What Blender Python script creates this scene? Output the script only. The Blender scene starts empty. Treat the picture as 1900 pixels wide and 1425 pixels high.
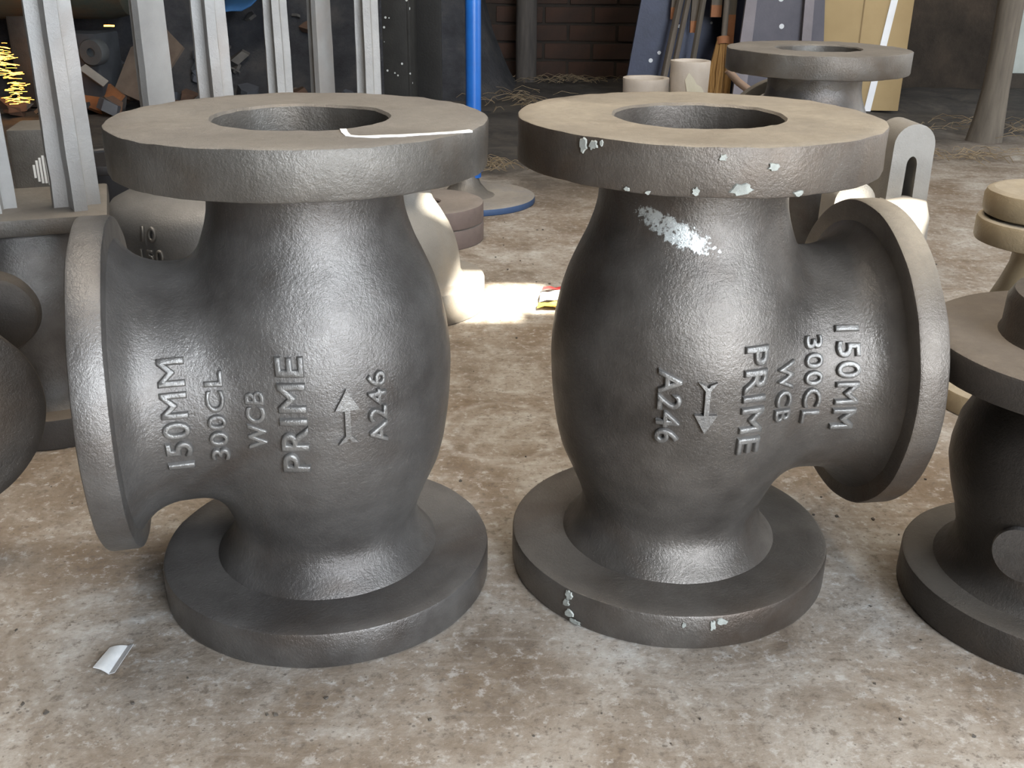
import bpy, bmesh, math, random
import numpy as np
from mathutils import Vector, Matrix, noise
from mathutils.bvhtree import BVHTree

R = math.radians
PI = math.pi
random.seed(7)
rng = np.random.default_rng(7)
scene = bpy.context.scene
COL = scene.collection

# ------------------------------------------------------------------ camera
FPX, PITCH, ROLL, CAM_H = 1933.9, 0.397, 0.0107, 0.5842
cam_d = bpy.data.cameras.new('camera')
cam_d.sensor_fit = 'HORIZONTAL'
cam_d.sensor_width = 36.0
cam_d.lens = 36.0 * FPX / 1900.0
cam_d.clip_start = 0.02
cam = bpy.data.objects.new('camera', cam_d)
COL.objects.link(cam)
_r = Vector((1, 0, 0))
_u = Vector((0, math.sin(PITCH), math.cos(PITCH)))
_f = Vector((0, math.cos(PITCH), -math.sin(PITCH)))
_cx = _r * math.cos(ROLL) + _u * math.sin(ROLL)
_cy = _u * math.cos(ROLL) - _r * math.sin(ROLL)
cam.matrix_world = Matrix(((_cx.x, _cy.x, -_f.x, 0), (_cx.y, _cy.y, -_f.y, 0), (_cx.z, _cy.z, -_f.z, CAM_H), (0, 0, 0, 1)))
scene.camera = cam

# ------------------------------------------------------------------ world, sun, daylight openings, exposure
world = bpy.data.worlds.new('world')
scene.world = world
world.use_nodes = True
bg = world.node_tree.nodes['Background']
bg.inputs['Color'].default_value = (0.75, 0.87, 1.0, 1)
bg.inputs['Strength'].default_value = 0.40

SUN_DIR = Vector((0.27, -0.62, 0.74)).normalized()      # from the ground towards the sun
sun_d = bpy.data.lights.new('sun', 'SUN')
sun_d.energy = 55.0
sun_d.angle = R(0.53)
sun_d.color = (1.0, 0.93, 0.78)
sun = bpy.data.objects.new('sun', sun_d)
COL.objects.link(sun)
sun.rotation_euler = SUN_DIR.to_track_quat('Z', 'Y').to_euler()


def area(name, loc, target, sx, sy, power, color):
    d = bpy.data.lights.new(name, 'AREA')
    d.shape = 'RECTANGLE'
    d.size, d.size_y = sx, sy
    d.energy = power
    d.color = color
    o = bpy.data.objects.new(name, d)
    COL.objects.link(o)
    o.location = loc
    o.rotation_euler = (Vector(loc) - Vector(target)).to_track_quat('Z', 'Y').to_euler()
    return o


# translucent roof sheets over the middle of the shed, the open doorway behind the camera, the open right side
area('roof_skylight', (0.0, 1.40, 2.92), (0.0, 1.40, 0.0), 1.4, 1.2, 84, (1.0, 0.89, 0.74))
area('doorway_daylight', (1.70, -2.0, 1.35), (0.1, 1.0, 0.3), 2.0, 1.8, 265, (0.86, 0.93, 1.0))
area('side_opening_daylight', (3.4, 2.6, 1.3), (0.0, 2.4, 0.2), 2.2, 2.0, 45, (1.0, 0.95, 0.88))

vs = scene.view_settings
vs.view_transform = 'Standard'
vs.look = 'None'
vs.gamma = 1.0
vs.use_curve_mapping = False
vs.exposure = 0.0
scene.cycles.use_denoising = True
scene.cycles.max_bounces = 8


# ------------------------------------------------------------------ tags
def tag(o, label=None, cat=None, group=None, kind=None):
    if label: o['label'] = label
    if cat: o['category'] = cat
    if group: o['group'] = group
    if kind: o['kind'] = kind
    return o


def empty(name, loc, rz=0.0, label=None, cat=None, group=None):
    o = bpy.data.objects.new(name, None)
    o.empty_display_size = 0.05
    COL.objects.link(o)
    o.location = loc
    o.rotation_euler = (0, 0, rz)
    return tag(o, label, cat, group)


def copy_tree(o, parent=None):
    c = o.copy()
    COL.objects.link(c)
    c.parent = parent
    for ch in o.children:
        copy_tree(ch, c)
    return c


# ------------------------------------------------------------------ mesh helpers
def finish(bm, name, material, parent=None, sharp=38, loc=None, rot=None, smooth=True):
    bmesh.ops.recalc_face_normals(bm, faces=bm.faces[:])
    if smooth:
        for f in bm.faces: f.smooth = True
        lim = R(sharp)
        for e in bm.edges:
            if len(e.link_faces) == 2:
                if e.calc_face_angle(0) > lim: e.smooth = False
    me = bpy.data.meshes.new(name)
    bm.to_mesh(me)
    bm.free()
    o = bpy.data.objects.new(name, me)
    COL.objects.link(o)
    if material: me.materials.append(material)
    if parent is not None: o.parent = parent
    if loc is not None: o.location = loc
    if rot is not None: o.rotation_euler = rot
    return o


def lathe(bm, prof, n=72, M=None, closed=True, wob=0.0, wscale=30.0, seed=0.0):
    """closed=True: the profile is a closed loop (ring solid); otherwise poles where r==0"""
    M = M or Matrix()
    rings = []
    for (r, z) in prof:
        if r < 1e-6:
            rings.append([bm.verts.new(M @ Vector((0, 0, z)))])
        else:
            ring = []
            for k in range(n):
                a = 2 * PI * k / n
                p = Vector((r * math.cos(a), r * math.sin(a), z))
                if wob:
                    q = noise.noise_vector(p * wscale + Vector((seed, seed * 2, 0)))
                    q2 = noise.noise_vector(p * wscale * 0.25 + Vector((seed, 0, seed)))
                    p = p + q * wob + q2 * wob * 0.8
                ring.append(bm.verts.new(M @ p))
            rings.append(ring)
    m = len(rings)
    for i in range(m if closed else m - 1):
        a, b = rings[i], rings[(i + 1) % m]
        if len(a) == 1 and len(b) == 1: continue
        for k in range(n):
            k2 = (k + 1) % n
            if len(a) == 1: bm.faces.new((a[0], b[k2], b[k]))
            elif len(b) == 1: bm.faces.new((a[k], a[k2], b[0]))
            else: bm.faces.new((a[k], a[k2], b[k2], b[k]))
    return bm


def new_lathe(name, prof, mat, parent=None, n=72, M=None, closed=True, wob=0.0, wscale=30, seed=0.0, sharp=38):
    return finish(lathe(bmesh.new(), prof, n, M, closed, wob, wscale, seed), name, mat, parent, sharp)


def box(bm, cx, cy, cz, sx, sy, sz, M=None, bev=0.0, jit=0.0):
    M = M or Matrix()
    vs_ = []
    for dx in (-.5, .5):
        for dy in (-.5, .5):
            for dz in (-.5, .5):
                v = Vector((cx + dx * sx, cy + dy * sy, cz + dz * sz))
                if jit: v += Vector((random.uniform(-jit, jit), random.uniform(-jit, jit), random.uniform(-jit, jit)))
                vs_.append(bm.verts.new(M @ v))
    fs = [(0, 1, 3, 2), (4, 6, 7, 5), (0, 4, 5, 1), (2, 3, 7, 6), (0, 2, 6, 4), (1, 5, 7, 3)]
    faces = [bm.faces.new([vs_[i] for i in f]) for f in fs]
    if bev > 0:
        es = list({e for f in faces for e in f.edges})
        bmesh.ops.bevel(bm, geom=es, offset=bev, segments=2, affect='EDGES', profile=0.6)
    return bm


def prism(bm, poly, z0, z1, M=None, s1=(1, 1), off=(0, 0)):
    """poly: list of (x, y); extruded z0..z1, the top scaled by s1 and shifted by off"""
    M = M or Matrix()
    a = [bm.verts.new(M @ Vector((x, y, z0))) for x, y in poly]
    b = [bm.verts.new(M @ Vector((x * s1[0] + off[0], y * s1[1] + off[1], z1))) for x, y in poly]
    n = len(poly)
    for i in range(n):
        bm.faces.new((a[i], a[(i + 1) % n], b[(i + 1) % n], b[i]))
    bm.faces.new(a[::-1])
    bm.faces.new(b)
    return bm


def tube(bm, pts, r, n=10, cap=True):
    pts = [Vector(p) for p in pts]
    rings = []
    for i, p in enumerate(pts):
        d = (pts[min(i + 1, len(pts) - 1)] - pts[max(i - 1, 0)]).normalized()
        x = d.orthogonal().normalized() if i == 0 else (rings_x - d * rings_x.dot(d)).normalized()
        rings_x = x
        y = d.cross(x)
        rr = r[i] if isinstance(r, (list, tuple)) else r
        rings.append([bm.verts.new(p + (x * math.cos(2 * PI * k / n) + y * math.sin(2 * PI * k / n)) * rr) for k in range(n)])
    for a, b in zip(rings[:-1], rings[1:]):
        for k in range(n):
            bm.faces.new((a[k], a[(k + 1) % n], b[(k + 1) % n], b[k]))
    if cap:
        bm.faces.new(rings[0][::-1])
        bm.faces.new(rings[-1])
    return bm


# ------------------------------------------------------------------ materials
class NT:
    def __init__(s, name):
        s.m = bpy.data.materials.new(name)
        s.m.use_nodes = True
        s.t = s.m.node_tree
        s.b = s.t.nodes['Principled BSDF']
        s.co = s.t.nodes.new('ShaderNodeTexCoord')

    def n(s, typ, **kw):
        nd = s.t.nodes.new(typ)
        for k, v in kw.items(): setattr(nd, k, v)
        return nd

    def l(s, a, b): s.t.links.new(a, b)

    def coord(s, space='Object'): return s.co.outputs[space]

    def noise(s, scale, detail=6, rough=0.6, vec=None, dist=0.0):
        nd = s.n('ShaderNodeTexNoise')
        nd.inputs['Scale'].default_value = scale
        nd.inputs['Detail'].default_value = detail
        nd.inputs['Roughness'].default_value = rough
        nd.inputs['Distortion'].default_value = dist
        s.l(vec or s.coord(), nd.inputs['Vector'])
        return nd.outputs['Fac']

    def ramp(s, fac, stops):
        nd = s.n('ShaderNodeValToRGB')
        cr = nd.color_ramp
        while len(cr.elements) < len(stops): cr.elements.new(0.5)
        for e, (p, c) in zip(cr.elements, stops):
            e.position = p
            e.color = (*c, 1) if len(c) == 3 else c
        s.l(fac, nd.inputs['Fac'])
        return nd.outputs['Color']

    def mr(s, v, a, b, c=0.0, d=1.0):
        nd = s.n('ShaderNodeMapRange')
        s.l(v, nd.inputs['Value'])
        for k, x in zip(('From Min', 'From Max', 'To Min', 'To Max'), (a, b, c, d)): nd.inputs[k].default_value = x
        return nd.outputs['Result']

    def math(s, op, a, b=None):
        nd = s.n('ShaderNodeMath', operation=op)
        for i, v in enumerate((a, b)):
            if v is None: continue
            if isinstance(v, (int, float)): nd.inputs[i].default_value = v
            else: s.l(v, nd.inputs[i])
        return nd.outputs[0]

    def mix(s, fac, a, b):
        nd = s.n('ShaderNodeMix', data_type='RGBA')
        if isinstance(fac, (int, float)): nd.inputs['Factor'].default_value = fac
        else: s.l(fac, nd.inputs['Factor'])
        for key, v in ((6, a), (7, b)):
            if isinstance(v, tuple): nd.inputs[key].default_value = (*v, 1)
            else: s.l(v, nd.inputs[key])
        return nd.outputs[2]

    def up(s):
        g = s.n('ShaderNodeNewGeometry')
        x = s.n('ShaderNodeSeparateXYZ')
        s.l(g.outputs['Normal'], x.inputs[0])
        return x.outputs['Z']

    def xyz(s, space='Object'):
        x = s.n('ShaderNodeSeparateXYZ')
        s.l(s.coord(space), x.inputs[0])
        return x.outputs

    def bump(s, h, strength=0.3, dist=0.002, prev=None):
        nd = s.n('ShaderNodeBump')
        nd.inputs['Strength'].default_value = strength
        nd.inputs['Distance'].default_value = dist
        s.l(h, nd.inputs['Height'])
        if prev is not None: s.l(prev, nd.inputs['Normal'])
        return nd.outputs['Normal']

    def out(s, color=None, rough=0.5, metal=0.0, normal=None, spec=None):
        if color is not None:
            if isinstance(color, tuple): s.b.inputs['Base Color'].default_value = (*color, 1)
            else: s.l(color, s.b.inputs['Base Color'])
        for k, v in (('Roughness', rough), ('Metallic', metal)):
            if isinstance(v, (int, float)): s.b.inputs[k].default_value = v
            else: s.l(v, s.b.inputs[k])
        if normal is not None: s.l(normal, s.b.inputs['Normal'])
        if spec is not None: s.b.inputs['Specular IOR Level'].default_value = spec
        return s.m


def iron(name, c1, c2, dust, dust_amt=0.8, rough=(0.36, 0.55), metal=0.45, rust=None, rust_amt=0.4, scale=9.0, bumpd=0.0016, scuff=None):
    s = NT(name)
    big = s.noise(scale, 5, 0.62)
    col = s.mix(s.mr(big, 0.35, 0.65), c1, c2)
    if rust:
        rn = s.noise(scale * 0.55, 4, 0.6, dist=0.6)
        col = s.mix(s.math('MULTIPLY', s.mr(rn, 0.5, 0.68), rust_amt), col, rust)
    dn = s.noise(scale * 1.7, 7, 0.65)
    up = s.mr(s.up(), 0.55, 0.97)
    dm = s.math('MULTIPLY', s.math('MULTIPLY', up, s.mr(dn, 0.22, 0.55, 0.55, 1.0)), dust_amt)
    fine_d = s.noise(120, 3, 0.6)
    dcol = s.mix(s.mr(fine_d, 0.3, 0.7), dust, tuple(x * 0.82 for x in dust))
    dcol = s.mix(s.mr(s.noise(scale * 0.9, 7, 0.68), 0.4, 0.66), dcol, tuple(x * y for x, y in zip(dust, (0.66, 0.66, 0.68))))
    col = s.mix(dm, col, dcol)
    if scuff:                       # white paint rubbed onto the neck: centre, size (object space)
        vm = s.n('ShaderNodeVectorMath', operation='SUBTRACT')
        s.l(s.coord(), vm.inputs[0])
        vm.inputs[1].default_value = scuff[0]
        rot = s.n('ShaderNodeVectorRotate', rotation_type='Y_AXIS')
        s.l(vm.outputs[0], rot.inputs['Vector'])
        rot.inputs['Angle'].default_value = scuff[2]
        vd = s.n('ShaderNodeVectorMath', operation='DIVIDE')
        s.l(rot.outputs[0], vd.inputs[0])
        vd.inputs[1].default_value = scuff[1]
        ln = s.n('ShaderNodeVectorMath', operation='LENGTH')
        s.l(vd.outputs[0], ln.inputs[0])
        fall = s.mr(ln.outputs['Value'], 0.3, 1.0, 0.25, -0.35)
        sn = s.noise(190, 5, 0.7)
        col = s.mix(s.math('MULTIPLY', s.mr(s.math('ADD', sn, fall), 0.62, 0.72), 0.85), col, (0.62, 0.66, 0.66))
    fine = s.noise(330, 4, 0.75)
    mid = s.noise(45, 5, 0.6)
    nrm = s.bump(fine, 0.5, bumpd)
    nrm = s.bump(mid, 0.14, bumpd * 2.2, nrm)
    rg = s.mr(s.math('ADD', s.math('MULTIPLY', mid, 0.6), s.math('MULTIPLY', dm, 0.6)), 0.2, 0.9, rough[0], rough[1] + 0.2)
    me = s.math('MULTIPLY', s.math('SUBTRACT', 1.0, dm), metal)
    return s.out(col, rg, me, nrm)


def plain(name, c1, c2, rough=0.7, metal=0.0, scale=12.0, bump=0.3, bd=0.002, spots=None, spot_scale=40, spot_lim=0.72, stretch=None):
    s = NT(name)
    vec = None
    if stretch:
        mp = s.n('ShaderNodeMapping')
        mp.inputs['Scale'].default_value = stretch
        s.l(s.coord(), mp.inputs['Vector'])
        vec = mp.outputs[0]
    a = s.noise(scale, 6, 0.62, vec)
    col = s.mix(s.mr(a, 0.32, 0.68), c1, c2)
    if spots:
        v = s.n('ShaderNodeTexVoronoi')
        v.inputs['Scale'].default_value = spot_scale
        s.l(s.coord(), v.inputs['Vector'])
        w = s.n('ShaderNodeTexWhiteNoise', noise_dimensions='3D')
        s.l(v.outputs['Position'], w.inputs['Vector'])
        m = s.math('MULTIPLY', s.math('LESS_THAN', v.outputs['Distance'], s.mr(w.outputs['Value'], 0.6, 1.0, 0.0, 0.26)), s.math('GREATER_THAN', w.outputs['Value'], spot_lim))
        col = s.mix(m, col, spots)
    f = s.noise(scale * 14, 4, 0.7, vec)
    nrm = s.bump(f, bump, bd)
    return s.out(col, rough, metal, nrm)


M_A = iron('cast_iron_grey', (0.165, 0.155, 0.142), (0.095, 0.087, 0.078), (0.225, 0.205, 0.18), 0.85, metal=.55, rust=(0.075, 0.05, 0.03), rust_amt=0.65)
M_B = iron('cast_iron_brown_grey', (0.16, 0.142, 0.124), (0.088, 0.074, 0.064), (0.335, 0.29, 0.225), 0.92, metal=.55, rust=(0.10, 0.062, 0.034), rust_amt=0.7)
M_B_BODY = iron('cast_iron_brown_grey_body', (0.165, 0.151, 0.138), (0.072, 0.064, 0.058), (0.18, 0.158, 0.132), 0.35, metal=.62, rough=(.29, .48), rust=(0.08, 0.052, 0.034), rust_amt=0.6,
               scuff=((-0.040, -0.085, 0.368), (0.080, 0.09, 0.022), R(-28)))
M_A_SIDE = iron('cast_iron_grey_body', (0.180, 0.172, 0.165), (0.085, 0.078, 0.074), (0.17, 0.158, 0.146), 0.3, metal=.62, rough=(.29, .48), rust=(0.075, 0.048, 0.03), rust_amt=0.6)
M_DARK = iron('cast_iron_dark', (0.075, 0.066, 0.058), (0.042, 0.037, 0.033), (0.15, 0.13, 0.108), 0.55, rust=(0.09, 0.055, 0.03), rust_amt=0.4)
M_PALE = iron('cast_steel_pale', (0.30, 0.285, 0.26), (0.23, 0.215, 0.195), (0.36, 0.33, 0.29), 0.6, rough=(0.5, 0.65), metal=0.15, rust=(0.30, 0.23, 0.16), rust_amt=0.45)
M_YOKE = iron('cast_steel_yoke', (0.36, 0.355, 0.345), (0.24, 0.235, 0.23), (0.42, 0.40, 0.37), 0.6, rough=(0.45, 0.6), metal=0.2, rust=(0.25, 0.19, 0.15), rust_amt=0.6, scale=5)
M_TAN = iron('cast_iron_tan', (0.30, 0.235, 0.145), (0.20, 0.155, 0.095), (0.42, 0.37, 0.29), 0.7, rough=(0.5, 0.65), metal=0.1, rust=(0.16, 0.10, 0.05), rust_amt=0.6)
M_EDUST = iron('dusty_dark_flange', (0.085, 0.074, 0.066), (0.05, 0.044, 0.04), (0.175, 0.145, 0.115), 0.9, metal=.3, rough=(.45, .6))
M_CREAM = iron('cream_cast_steel', (0.50, 0.45, 0.40), (0.40, 0.35, 0.30), (0.5, 0.46, 0.4), 0.5, metal=0.0, rough=(.6, .7), rust=(0.42, 0.30, 0.18), rust_amt=.5)
M_BROWN = iron('rusty_disc', (0.20, 0.15, 0.135), (0.13, 0.10, 0.09), (0.32, 0.28, 0.245), 0.9, metal=0.1, rough=(0.5, 0.7))
M_GREY = iron('cast_steel_mid_grey', (0.23, 0.228, 0.228), (0.16, 0.158, 0.158), (0.28, 0.265, 0.245), 0.6, metal=.35, rough=(.4, .55))
M_LETTER = iron('highlit_cast_lettering', (0.245, 0.24, 0.232), (0.16, 0.155, 0.15), (0.22, 0.205, 0.19), 0.2, metal=.6, rough=(.3, .42), scale=30)  # colour lightened over the body iron to paint in highlights on the letters
M_CHALK = plain('white_chalk', (0.86, 0.86, 0.84), (0.78, 0.78, 0.77), 0.9, bump=0.1)
M_PAINT = plain('old_white_paint', (0.42, 0.44, 0.41), (0.24, 0.25, 0.23), 0.8, scale=90, bump=0.4)


# ------------------------------------------------------------------ the shed
def floor_material():
    s = NT('concrete_and_dirt_floor')
    x, y, z = s.xyz()[0:3]
    n1 = s.noise(2.9, 8, 0.65, dist=0.5)
    n2 = s.noise(7.5, 8, 0.66, dist=0.7)
    n3 = s.noise(34, 6, 0.7)
    n4 = s.noise(150, 4, 0.65)
    con = s.ramp(n2, [(0.28, (0.125, 0.095, 0.07)), (0.43, (0.225, 0.188, 0.152)), (0.55, (0.315, 0.282, 0.245)), (0.68, (0.43, 0.415, 0.39))])
    con = s.mix(s.math('MULTIPLY', s.mr(n1, 0.48, 0.64), 0.75), con, (0.165, 0.115, 0.072))
    con = s.mix(s.math('MULTIPLY', s.mr(n3, 0.55, 0.72), 0.55), con, (0.46, 0.45, 0.43))
    con = s.mix(s.math('MULTIPLY', s.mr(n3, 0.44, 0.30), 0.5), con, (0.12, 0.094, 0.076))
    n5 = s.noise(75, 6, 0.75)
    con = s.mix(s.math('MULTIPLY', s.mr(n5, 0.55, 0.64), 0.6), con, (0.105, 0.085, 0.07))
    con = s.mix(s.math('MULTIPLY', s.mr(n5, 0.45, 0.36), 0.6), con, (0.46, 0.45, 0.435))
    mp = s.n('ShaderNodeMapping')
    mp.inputs['Scale'].default_value = (3.0, 26.0, 1.0)
    mp.inputs['Rotation'].default_value = (0, 0, 0.25)
    s.l(s.coord(), mp.inputs['Vector'])
    streak = s.noise(1.6, 6, 0.65, mp.outputs[0], 0.5)
    con = s.mix(s.math('MULTIPLY', s.mr(streak, 0.55, 0.75), 0.4), con, (0.45, 0.43, 0.40))
    # fine dark specks
    v = s.n('ShaderNodeTexVoronoi')
    v.inputs['Scale'].default_value = 110
    s.l(s.coord(), v.inputs['Vector'])
    con = s.mix(s.math('MULTIPLY', s.math('LESS_THAN', v.outputs['Distance'], s.mr(n3, 0.4, 0.8, 0.05, 0.26)), 0.6), con, (0.085, 0.07, 0.06))
    con = s.mix(s.math('MULTIPLY', s.mr(n4, 0.5, 0.7), 0.30), con, (0.15, 0.122, 0.10))
    # chalk scrawl on the concrete between the two castings
    def ring(cx, cy, rx, ry, w, amt):
        dx = s.math('DIVIDE', s.math('SUBTRACT', x, cx), rx)
        dy = s.math('DIVIDE', s.math('SUBTRACT', y, cy), ry)
        d = s.math('SQRT', s.math('ADD', s.math('MULTIPLY', dx, dx), s.math('MULTIPLY', dy, dy)))
        d = s.math('ABSOLUTE', s.math('SUBTRACT', s.math('ADD', d, s.math('MULTIPLY', s.math('SUBTRACT', n2, 0.5), 0.35)), 1.0))
        return s.math('MULTIPLY', s.math('MULTIPLY', s.mr(d, 0.0, w, 1.0, 0.0), s.mr(n3, 0.35, 0.6)), amt)
    con = s.mix(ring(-0.015, 1.235, 0.075, 0.085, 0.11, 0.45), con, (0.50, 0.48, 0.45))
    con = s.mix(ring(0.0, 1.18, 0.05, 0.045, 0.16, 0.35), con, (0.50, 0.48, 0.45))
    dirt = s.ramp(n2, [(0.3, (0.035, 0.034, 0.036)), (0.5, (0.07, 0.067, 0.066)), (0.7, (0.12, 0.108, 0.098))])
    dirt = s.mix(s.math('MULTIPLY', s.mr(n3, 0.52, 0.7), 0.4), dirt, (0.15, 0.13, 0.11))
    # the slab ends further back on the right than on the left
    edge = s.math('ADD', s.math('SUBTRACT', y, s.math('MULTIPLY', x, 0.42)), s.math('MULTIPLY', s.math('SUBTRACT', n1, 0.5), 1.3))
    col = s.mix(s.mr(edge, 2.45, 3.15), con, dirt)
    nrm = s.bump(n4, 0.25, 0.002)
    nrm = s.bump(n3, 0.3, 0.006, nrm)
    return s.out(col, 0.82, 0.0, nrm, spec=0.3)


def grid_mesh(name, xs, ys, zf, mat, skip=None):
    bm = bmesh.new()
    V = {}
    for i, x in enumerate(xs):
        for j, y in enumerate(ys):
            V[i, j] = bm.verts.new((x, y, zf(x, y)))
    for i in range(len(xs) - 1):
        for j in range(len(ys) - 1):
            if skip and skip((xs[i] + xs[i + 1]) / 2, (ys[j] + ys[j + 1]) / 2): continue
            bm.faces.new((V[i, j], V[i + 1, j], V[i + 1, j + 1], V[i, j + 1]))
    return finish(bm, name, mat, sharp=180)


def ground_z(x, y):
    k = min(max((y - 0.42 * x - 2.6) / 1.0, 0), 1)
    return -abs(noise.fractal(Vector((x * 2.2, y * 2.2, 0)), 1.0, 2.0, 4)) * 0.035 * k


flo = grid_mesh('floor', [i * 0.08 - 5 for i in range(126)], [j * 0.08 - 3.2 for j in range(112)], ground_z, floor_material())
tag(flo, kind='structure')

# roof: dark sheets with a few gaps that let the sun through
ROOF_Z = 3.0
def roof_hole(p, sx, sy):
    k = (ROOF_Z - p[2]) / SUN_DIR.z
    return (p[0] + SUN_DIR.x * k - sx / 2, p[0] + SUN_DIR.x * k + sx / 2, p[1] + SUN_DIR.y * k - sy / 2, p[1] + SUN_DIR.y * k + sy / 2)
HOLES = [roof_hole((-0.055, 1.745, 0), 0.125, 0.145), roof_hole((0.005, 1.80, 0), 0.10, 0.15), roof_hole((0.055, 1.77, 0), 0.07, 0.10),
         roof_hole((-0.125, 1.735, 0.19), 0.05, 0.055), roof_hole((0.535, 1.60, 0.235), 0.05, 0.06),
         roof_hole((0.615, 1.615, 0.195), 0.075, 0.10)]
rx = sorted({-5.0, 5.0, -3.0, 3.0} | {v for h in HOLES for v in h[:2]})
ry = sorted({-3.2, 5.7, 1.0} | {v for h in HOLES for v in h[2:]})
roof = grid_mesh('ceiling', rx, ry, lambda x, y: ROOF_Z, plain('roof_sheet', (0.10, 0.10, 0.105), (0.07, 0.065, 0.06), 0.6, 0.3),
                 lambda x, y: any(h[0] < x < h[1] and h[2] < y < h[3] for h in HOLES))
tag(roof, kind='structure')
sol = roof.modifiers.new('thickness', 'SOLIDIFY')
sol.thickness = 0.004

M_WALL = plain('sooty_wall', (0.075, 0.062, 0.05), (0.035, 0.03, 0.026), 0.9, scale=5, bd=0.01)
M_MOSS = NT('mossy_earth_wall')
_n = M_MOSS.noise(4.5, 7, 0.65)
_c = M_MOSS.ramp(_n, [(0.3, (0.014, 0.010, 0.008)), (0.48, (0.035, 0.027, 0.020)), (0.62, (0.056, 0.042, 0.031)), (0.74, (0.034, 0.042, 0.02))])
M_MOSS = M_MOSS.out(_c, 0.95, 0, M_MOSS.bump(M_MOSS.noise(40, 6, 0.7), 0.6, 0.02))
M_BRICK = plain('old_red_brick', (0.055, 0.027, 0.018), (0.028, 0.018, 0.014), 0.92, scale=9, bd=0.006)
M_MORTAR = plain('dark_mortar', (0.032, 0.024, 0.019), (0.02, 0.016, 0.013), 0.95, scale=30, bd=0.006)
M_WHITEWALL = plain('whitewashed_wall', (0.55, 0.60, 0.58), (0.43, 0.47, 0.45), 0.9, scale=8)


def wall(name, x0, x1, y0, y1, z0, z1, mat):
    bm = box(bmesh.new(), (x0 + x1) / 2, (y0 + y1) / 2, (z0 + z1) / 2, x1 - x0, y1 - y0, z1 - z0)
    o = finish(bm, name, mat, smooth=False)
    return tag(o, kind='structure')


wb = wall('wall_back', -5.0, 1.30, 5.30, 5.50, -0.1, 3.0, M_MORTAR)
bme = None
for row in range(9):
    for colm in range(8):
        bx = -0.10 + colm * 0.235 + (0.117 if row % 2 else 0)
        if bx > 1.22: continue
        if bme is None:
            o = finish(box(bmesh.new(), 0, 0, 0, 0.222, 0.05, 0.072, bev=0.006), 'brick', M_BRICK, wb)
            bme = o.data
        else:
            o = bpy.data.objects.new('brick', bme)
            COL.objects.link(o)
            o.parent = wb
        o.location = (bx, 5.319 - random.uniform(0, 0.010), 0.035 + row * 0.084)
        o.rotation_euler = (random.uniform(-.02, .02), random.uniform(-.015, .015), random.uniform(-.03, .03))
wall('wall_back_right', 1.30, 2.30, 5.05, 5.45, -0.1, 3.0, M_MOSS)
wall('wall_right_end', 2.30, 3.4, 5.15, 5.40, -0.1, 3.0, M_WHITEWALL)
wall('baseboard_right_end', 2.30, 3.4, 5.10, 5.15, -0.1, 0.055, M_WALL)
wall('wall_left', -5.1, -4.9, -3.2, 5.3, 0.0, 3.0, M_WALL)
wall('wall_front', -5.0, 0.9, -3.3, -3.15, 0.0, 3.0, M_WALL)


# ------------------------------------------------------------------ big castings: valve bodies
def smooth_profile(pts, lo, hi, n=800, k=18):
    z = np.linspace(lo, hi, n)
    r = np.interp(z, [p[0] for p in pts], [p[1] for p in pts])
    ker = np.hanning(k * 2 + 1)
    ker /= ker.sum()
    rp = np.pad(r, k, mode='edge')
    return z, np.convolve(rp, ker, 'valid')


BODY = [(0.024, .112), (0.034, .109), (0.040, .1035), (0.046, .0985), (0.055, .0925), (0.065, .0885), (0.075, .0880), (0.09, .0925), (0.11, .1010), (0.133, .1115), (0.155, .1170),
        (0.18, .1208), (0.2, .1228), (0.228, .1242), (0.25, .1232), (0.268, .1208), (0.29, .1162), (0.31, .1100), (0.33, .1012), (0.345, .0940), (0.362, .0880), (0.375, .0850),
        (0.39, .0842), (0.405, .0850), (0.42, .0885)]
NECK = [(-0.05, .108), (0.12, .108), (0.133, .1085), (0.145, .112), (0.153, .1165), (0.16, .123), (0.166, .131), (0.18, .145)]


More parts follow.
